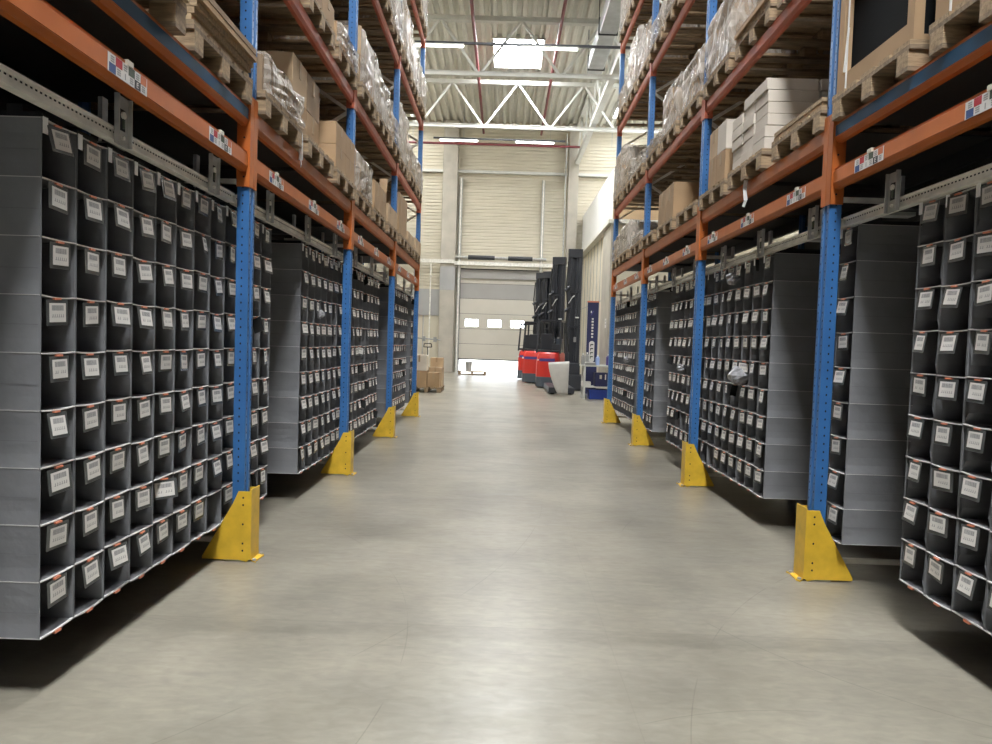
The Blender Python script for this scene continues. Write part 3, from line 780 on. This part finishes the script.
for (side, b, lv), slots in PLAN.items():
    for s_, spec in enumerate(slots):
        seed += 1; R = random.Random(seed)
        yc = PY[b] + [.475, 1.415, 2.355][s_]; z = LV[lv + 1] + BH
        w = where(side, b, lv, s_)
        dx = R.uniform(-.055, -.02)
        pallet(P(side, dx, yc, z + .0005), RZ[side], 'wooden pallet under the goods, %s' % w.replace(' pallet,', ' end,', 1))
        z += .1456
        k = spec[0]
        if k == 'wrap':
            wrapped(side, P(side, dx + .0, yc, z), .78, spec[1], '%s film-wrapped goods on %s' % ('low' if spec[1] < .4 else 'tall' if spec[1] > .65 else 'half-height', w), seed, ['kraft', 'white', 'kraft2', 'kraft3'] if b < 3 else ['white', 'kraft2'])
        elif k == 'stn':
            stack(side, b, lv, s_, *spec[1:5], spec[5], sy=.5, dy=-.14)
        elif k in ('st', 'stf', 'stx'):
            stack(side, b, lv, s_, *spec[1:5], spec[5], flap=(k == 'stf'), drop=.0, x0=.11 if k == 'stx' else 0)
        elif k == 'boards':
            board_pile(P(side, dx + .02, yc, z), RZ[side], spec[1], 'low pile of boards and flat cardboard on %s' % w, seed)
        elif k == 'white':
            # flat white boxes piled in courses
            for c in range(6):
                for j in range(3):
                    if c == 5 and j == 2: continue
                    for i in range(2):
                        carton(P(side, dx + .025 + i * .4 + R.uniform(-.012, .012), yc + (j - 1) * .265 + R.uniform(-.003, .003), z + c * .088), RZ[side], .39, .255, .087, 'white',
                               'flat white carton, %s course, %s stack, %s row of the white pile' % (ORD[c], ORD[j], ['front', 'rear'][i]), 'flat white cartons in the right rack')
        elif k == 'crate':
            t = thing('open_crate', 'brown open-sided crate with dark interior on %s' % w, 'crate', P(side, dx + .02, yc, z), RZ[side], 'open crates in the nearest right bay')
            mb = MB(); mb.box(0, 1.1, -.39, .39, 0, .03, 'kraft'); mb.box(0, 1.1, -.39, .39, .76, .79, 'kraft')
            for y in (-.39, .33): mb.box(0, .05, y, y + .06, .03, .76, 'kraft')
            mb.box(0, .05, -.33, .33, .03, .10, 'kraft'); mb.box(0, .05, -.33, .33, .69, .76, 'kraft')
            ob('frame', mb, t); ob('shade_block', MB().box(.06, 1.08, -.37, .37, .03, .76, 'dark'), t)  # solid black block stands for the shade inside the crate
            ob('strap', MB().box(-.003, .0, .27, .285, .0, .76, 'strap').tube((-.012, .28, .1), (-.012, .25, .34), .006, 'strap', 6), t)

# ------------------------------------------------------------------ far end of the hall
# pallet of cartons at left
gp = 'cartons on the floor pallet'
pallet((-2.05, 18.9, 0), PI / 2, 'wooden pallet on the floor beyond the left rack, carrying stacked cartons', 'floor pallets')
def box(name_lab, x, y, z, s3, mt): return carton((x, y, z), PI / 2, *s3, mt, name_lab, gp)
box('brown carton under the white carton, beyond the left rack', -2.25, 18.91, .1465, (.48, .42, .44), 'kraft')
box('large white carton on top of the floor pallet stack beyond the left rack', -2.25, 18.91, .5875, (.48, .42, .42), 'white')
box('small brown carton at the front right corner of the floor pallet', -1.86, 18.91, .1465, (.40, .33, .40), 'kraft')
box('taller tan carton in the middle right of the floor pallet', -1.85, 19.33, .1465, (.40, .36, .52), 'kraft2')
box('brown carton at the back right of the floor pallet', -1.86, 19.75, .1465, (.34, .38, .50), 'kraft')
box('brown carton at the back left of the floor pallet', -2.26, 19.42, .1465, (.60, .40, .50), 'kraft3')
box('brown carton on top at the back right of the floor pallet', -1.86, 19.75, .6475, (.34, .36, .28), 'kraft2')
# hand pallet trucks parked near the wall
def hand_truck(x, y, rz, label):
    t = thing('hand_pallet_truck', label, 'pallet truck', (x, y, 0), rz, 'parked hand pallet trucks')
    ob('fork', MB().box(-.27, -.11, 0.1, 1.15, .05, .10, 'darksteel'), t); ob('fork', MB().box(.11, .27, 0.1, 1.15, .05, .10, 'darksteel'), t)
    ob('pump_head', MB().box(-.2, .2, -.05, .12, .04, .34, 'darksteel').tube((0, -.08, .3), (0, -.08, .5), .05, 'darksteel'), t)
    ob('handle', MB().tube((0, -.08, .4), (0, -.22, 1.18), .018, 'darksteel', 8).tube((-.14, -.22, 1.18), (.14, -.22, 1.18), .018, 'darksteel', 8).tube((-.14, -.22, 1.18), (-.12, -.21, 1.30), .016, 'rubber', 8).tube((.14, -.22, 1.18), (.12, -.21, 1.30), .016, 'rubber', 8).tube((-.12, -.21, 1.30), (.12, -.21, 1.30), .016, 'rubber', 8), t)
    ob('wheel', MB().tube((-.11, -.05, .09), (-.03, -.05, .09), .09, 'rubber', 14), t); ob('wheel', MB().tube((.03, -.05, .09), (.11, -.05, .09), .09, 'rubber', 14), t)
hand_truck(-2.62, 24.6, .0, 'dark hand pallet truck parked nearest the end wall column')
hand_truck(-3.35, 24.9, .0, 'dark hand pallet truck parked behind the cartons')
hand_truck(-4.1, 24.9, 0, 'dark hand pallet truck farthest left behind the cartons')
t = thing('tool_stand', 'white metal stand with dark fittings behind the floor cartons', 'stand', (-3.35, 26.4, 0))
ob('pole', MB().tube((0, 0, 0.02), (0, 0, 1.75), .04, 'chord', 10), t); ob('foot', MB().box(-.25, .25, -.25, .25, 0, .03, 'darksteel'), t)
ob('fitting', MB().box(-.12, .08, -.1, .1, 1.42, 1.75, 'sgrey').tube((0, 0, 1.5), (1.0, 0, 1.44), .025, 'sgrey').box(.3, .42, -.06, .06, 1.38, 1.56, 'sgrey').box(.72, .84, -.06, .06, 1.36, 1.54, 'sgrey'), t)
# pallet by the door with a small bin on it
pallet((-1.9, 30.2, 0), 0.05, 'low wooden pallet on the floor just inside the dock door', 'floor pallets')
tag(ob('small_bin', MB().tube((0, 0, 0), (0, 0, .36), .13, 'greyw', 14, .15).tube((0, 0, .36), (0, 0, .40), .16, 'sgrey', 14), None, (-1.45, 30.2, .146)), 'small grey bin standing on the pallet by the dock door', 'bin')

def reach_truck(x, y, rz, mast_h, label, mx=.25):
    t = thing('reach_truck', label, 'reach truck', (x, y, 0), rz, 'parked red reach trucks')
    mb = MB(); w = .40
    base = [(-w, .02), (-w + .07, -.1), (-w + .2, -.16), (w - .2, -.16), (w - .07, -.1), (w, .02), (w, 1.15), (-w, 1.15)]
    mb.prism(base, 2, .04, .36, 'truckgrey'); ob('chassis', mb, t, bevel=.02)
    # rounded counterweight hood tapering upward
    mb = MB(); rings = [(.36, 1.0, 0), (.75, .99, .01), (.98, .95, .03), (1.10, .87, .07), (1.15, .74, .13)]
    n = 0; vs = []
    out = [(-w, 1.1), (-w, .05), (-w + .05, -.06), (-w + .16, -.13), (-.1, -.16), (.1, -.16), (w - .16, -.13), (w - .05, -.06), (w, .05), (w, 1.1)]
    for z, s_, dy in rings: vs += [(a * s_, (b if b > 1 else b + dy), z) for a, b in out]
    m_ = len(out); fs = []
    for r in range(len(rings) - 1):
        for i in range(m_): fs.append((r * m_ + i, r * m_ + (i + 1) % m_, (r + 1) * m_ + (i + 1) % m_, (r + 1) * m_ + i))
    fs.append(tuple(range(4 * m_, 5 * m_))); mb.add(vs, fs, 'truckred'); h = ob('hood', mb, t)
    ob('hood_label', MB().box(-.25, .25, -.152, -.148, .86, .95, 'purple'), h)
    ob('lamp', MB().tube((-w + .1, -.15, .9), (-w + .1, -.17, .9), .03, 'swhite', 8), h)
    mb = MB(); mb.box(-.36, .36, .05, .75, 1.15, 1.22, 'mast'); mb.box(-.34, .05, .45, .58, 1.22, 1.75, 'mast'); mb.box(.1, .36, .1, .5, 1.22, 1.42, 'mast')
    ob('seat', mb, t, bevel=.02)
    mb = MB()
    for px, py in ((-.38, .02), (.38, .02), (-.38, .95), (.38, .95)):
        mb.bar((px, py, 1.12), (px * .92, py + (.12 if py < .5 else 0), 2.16), .05, .05, 'mast')
    for k in range(6): mb.box(-.36, .36, .14 + k * .15, .18 + k * .15, 2.16, 2.20, 'mast')
    for px in (-.38, .34): mb.box(px, px + .04, .1, 1.0, 2.14, 2.20, 'mast')
    ob('overhead_guard', mb, t)
    ob('control_panel', MB().box(-.1, .3, .75, .95, 1.22, 1.6, 'truckgrey').tube((0, .7, 1.45), (0, .62, 1.5), .12, 'rubber', 12), t)
    mast(t, mx, 1.25, mast_h)
    for s_ in (-1, 1):
        ob('support_leg', MB().box(s_ * .38 - .07, s_ * .38 + .07, 1.15, 1.95, .04, .20, 'truckgrey'), t)
        ob('wheel', MB().tube((s_ * .38 - .05, 1.8, .09), (s_ * .38 + .05, 1.8, .09), .09, 'rubber', 14), t)
    ob('drive_wheel', MB().tube((-.05, .2, .05), (.05, .2, .05), .05, 'rubber', 14), t)
    for s_ in (-1, 1): ob('fork', MB().box(s_ * .22 - .05, s_ * .22 + .05, 1.5, 2.0, .24, .28, 'darksteel').box(s_ * .22 - .05, s_ * .22 + .05, 1.46, 1.5, .24, .8, 'darksteel'), t)
def mast(t, mx, y, h):
    mb = MB()
    for s_ in (-1, 1):
        mb.box(mx + s_ * .17 - .05, mx + s_ * .17 + .05, y, y + .18, .05, h, 'mast')
        mb.box(mx + s_ * .08 - .03, mx + s_ * .08 + .03, y + .02, y + .14, .05, h - .06, 'mast')
    mb.box(mx - .2, mx + .2, y + .14, y + .18, .05, h - .15, 'mast')
    z = .9
    while z < h: mb.box(mx - .2, mx + .2, y - .01, y + .02, z - .06, z, 'mast'); z += 1.1
    mb.box(mx - .22, mx + .22, y - .02, y + .2, h - .25, h, 'mast')
    m_ = ob('mast', mb, t)
    hs = MB(); zz = .8
    pts = [(mx - .1, y - .03, 1.2), (mx - .24, y - .07, 1.9), (mx - .2, y - .05, 2.6), (mx - .26, y - .08, 3.2), (mx - .22, y - .05, h - .4)]
    for a, b in zip(pts, pts[1:]): hs.tube(a, b, .025, 'rubber', 8)
    for z in (2.45, h - 1.3): hs.tube((mx - .3, y - .08, z), (mx - .14, y - .02, z + .12), .05, 'mast', 8)
    ob('hydraulic_hose', hs, m_)
    hl = MB().tube((mx - .18, y - .05, 2.7), (mx - .06, y - .06, 2.9), .014, 'strap', 6).tube((mx - .06, y - .06, 2.9), (mx + .0, y - .06, 2.95), .02, 'strap', 6).box(mx + .05, mx + .16, y - .04, y - .02, 2.25, 2.29, 'strap').box(mx + .02, mx + .1, y - .04, y - .02, 1.5, 1.66, 'sgrey')
    ob('fitting', hl, m_)
reach_truck(1.46, 22.5, -.25, 4.35, 'red reach truck nearest the camera, partly behind the white plastic sheet', .03)
reach_truck(1.06, 24.9, -.45, 4.1, 'red reach truck in the middle of the parked three', .0)
reach_truck(.95, 27.4, -.42, 4.3, 'red reach truck farthest back, closest to the dock door', .0)
# order picker with the tall free-standing mast
t = thing('stacker_truck', 'black stacker with tall mast and low black legs beside the banner', 'stacker', (2.18, 20.4, 0))
mast(t, 0, 1.6, 4.40)
ob('chassis', MB().box(-.4, .38, 1.05, 1.6, .03, .5, 'mast').box(-.35, .2, 1.1, 1.55, .5, .85, 'mast'), t, bevel=.02)
ob('support_leg', MB().box(-.86, -.62, -.75, 1.6, .04, .2, 'mast').box(-.62, -.4, 1.2, 1.6, .04, .2, 'mast'), t, bevel=.015); ob('support_leg', MB().box(-.36, -.14, -.75, 1.6, .04, .2, 'mast'), t, bevel=.015)
for x in (-.74, -.25): ob('wheel', MB().tube((x - .05, -.5, .06), (x + .05, -.5, .06), .06, 'rubber', 12), t)
# curved white plastic sheet
mb = MB(); N_ = 12
def sheet(u, v):
    # v: up, u: across ; bows out at the foot
    z = .16 + v * .88; xl = .30 * (1 - v) ** 1.6 + .02; x = xl + u * (.58 - xl); y = -.18 * math.sin(v * PI * .5) + .05 * math.sin(u * PI)
    return (x, y, z + u * .05 * v)
mb.grid(sheet, 6, N_, 'whitep')
o = ob('plastic_sheet', mb, None, (1.24, 19.3, .03 - .16), 0, smooth=True); sm = o.modifiers.new('thick', 'SOLIDIFY'); sm.thickness = .02
tag(o, 'curved white plastic sheet standing on the black stacker legs before the trucks', 'plastic sheet')
# work table and the things on it
tb = thing('work_table', 'white work table with a lower shelf at the far end of the right rack', 'table', (2.55, 18.55, 0))
ob('table_top', MB().box(-.48, .62, -.3, .3, .86, .90, 'chord'), tb, bevel=.005); ob('shelf', MB().box(-.42, .6, -.26, .26, .31, .34, 'chord'), tb)
for x in (-.42, .56):
    for y in (-.27, .23): ob('leg', MB().box(x, x + .05, y, y + .05, 0, .86, 'chord'), tb)
def bottle(x, y, z, r, h, mt, label, capmt='strap'):
    t = thing('bottle', label, 'bottle', (x, y, z), 0, 'bottles on the work table')
    ob('bottle_body', MB().tube((0, 0, 0), (0, 0, h * .7), r, mt, 12).tube((0, 0, h * .7), (0, 0, h * .86), r, mt, 12, r * .4), t)
    ob('cap', MB().tube((0, 0, h * .86), (0, 0, h), r * .42, capmt, 10), t)
bottle(2.50, 18.45, .90, .055, .27, 'cyanp', 'pale blue bottle standing on the work table in front of the banner')
bottle(2.80, 18.5, .90, .07, .30, 'purple', 'violet bottle on the work table near the blue rack post')
bottle(2.95, 18.42, .90, .06, .34, 'tag', 'white bottle on the work table nearest the rack post')
bottle(2.12, 18.5, .90, .05, .30, 'sgrey', 'leftmost grey bottle on the work table')
bottle(2.24, 18.58, .90, .05, .33, 'sgrey', 'second grey bottle from the left on the work table')
tag(ob('flat_tray', MB().box(-.14, .14, -.1, .1, 0, .06, 'sgrey').box(-.12, .12, -.08, .08, .06, .075, 'swhite'), None, (2.29, 18.34, .901)), 'flat grey tray of papers on the front of the work table', 'tray')
tag(ob('blue_crate', MB().box(-.3, .3, -.2, .2, 0, .26, 'bluep').box(-.32, .32, -.22, .22, .22, .26, 'bluep'), None, (2.60, 18.55, 0), bevel=.01), 'blue plastic crate on the floor under the work table', 'crate')
tag(ob('navy_box', MB().box(-.18, .18, -.18, .18, 0, .36, 'navy').box(-.06, .0, -.185, -.18, .2, .3, 'cream').box(.08, .11, -.185, -.18, .18, .32, 'swhite'), None, (2.62, 18.56, .341), bevel=.01), 'dark navy box on the lower shelf of the work table', 'box')
tag(ob('white_cloth', MB().box(-.12, .12, -.1, .1, 0, .12, 'whitep').box(-.08, .1, -.13, -.1, 0, .05, 'whitep'), None, (2.22, 18.5, .341), bevel=.03), 'bundle of white cloth on the left of the table shelf', 'cloth')
# banner
bn = thing('roll_up_banner', 'tall navy roll-up banner with white lettering behind the work table', 'banner', (2.44, 19.3, 0), -.03)
ob('banner_cloth', MB().box(-.15, .15, -.006, .006, .08, 2.60, 'navy'), bn)
tx = MB()
for i, (z, hh, w) in enumerate([(1.62, .05, .05), (1.70, .055, .06), (1.79, .05, .05), (1.87, .055, .055), (1.955, .05, .05), (2.04, .05, .06), (2.12, .04, .05)]):
    tx.box(-.0 - w / 2, w / 2, -.009, -.006, z, z + hh, 'swhite')
tx.box(-.06, -.03, -.009, -.006, 2.3, 2.36, 'swhite'); tx.bar((-.05, -.0075, 2.24), (.02, -.0075, 2.36), .003, .02, 'purple')
ob('lettering', tx, bn)
pl = MB(); pts = []
for i in range(16):
    a = 2 * PI * i / 16; pts.append((.075 * math.cos(a), 1.24 + .075 * math.sin(a) + (.22 if math.sin(a) > 0 else -.22) * 1))
pl.prism([(p[0], p[1]) for p in pts], 1, -.009, -.006, 'swhite')
for z, mt in ((1.42, 'sblack'), (1.31, 'sblack'), (1.2, 'sgreen'), (1.09, 'sgreen')):
    pl.box(-.04, .04, -.012, -.009, z, z + .03, mt); pl.box(-.04, -.02, -.012, -.009, z - .04, z + .03, mt)
ob('emblem', pl, bn); ob('banner_base', MB().box(-.2, .2, -.1, .1, 0, .08, 'galv'), bn); ob('pole', MB().tube((0, .02, .08), (0, .02, 2.62), .012, 'galv', 8).box(-.16, .16, -.01, .03, 2.59, 2.63, 'clip'), bn)
tag(ob('wall_notice', MB().box(-.006, 0, -.15, .15, 0, .3, 'swhite').box(-.007, -.006, -.1, .1, .2, .24, 'sgrey').box(-.007, -.006, -.1, .1, .1, .14, 'sgrey'), None, (3.318, 22.9, 2.0)), 'small white notice on the concrete pillar beside the last blue post', 'notice')
# strap hanging from a beam
for n_, (side, y, z, lab) in enumerate((('left', 5.27, 2.72, 'scrap of clear film hanging over the left second beam'), ('right', 5.75, 2.62, 'white strap hanging from the orange beam of the second right bay'))):
    mb = MB(); pts = [(-.012, 0, .2), (-.02, .01, .1), (-.014, -.008, 0), (-.024, .012, -.05)]
    for a, b in zip(pts, pts[1:]): mb.bar(a, b, .004, .03, 'strap')
    tag(ob('hanging_strap', mb, None, P(side, .0, y, z), RZ[side]), lab, 'strap', 'loose straps on the racks')

# ------------------------------------------------------------------ world and colour management
w = bpy.data.worlds.new('daylight'); SC.world = w; w.use_nodes = True
bg = w.node_tree.nodes['Background']; bg.inputs[0].default_value = (.86, .93, 1, 1); bg.inputs[1].default_value = 13.0
SC.view_settings.view_transform = 'Standard'; SC.view_settings.look = 'None'; SC.view_settings.gamma = 1; SC.view_settings.exposure = -.14
SC.view_settings.use_curve_mapping = False
SC.cycles.use_denoising = True; SC.cycles.max_bounces = 8; SC.cycles.transparent_max_bounces = 12; SC.cycles.sample_clamp_indirect = 6
SC.cycles.caustics_reflective = False; SC.cycles.caustics_refractive = False
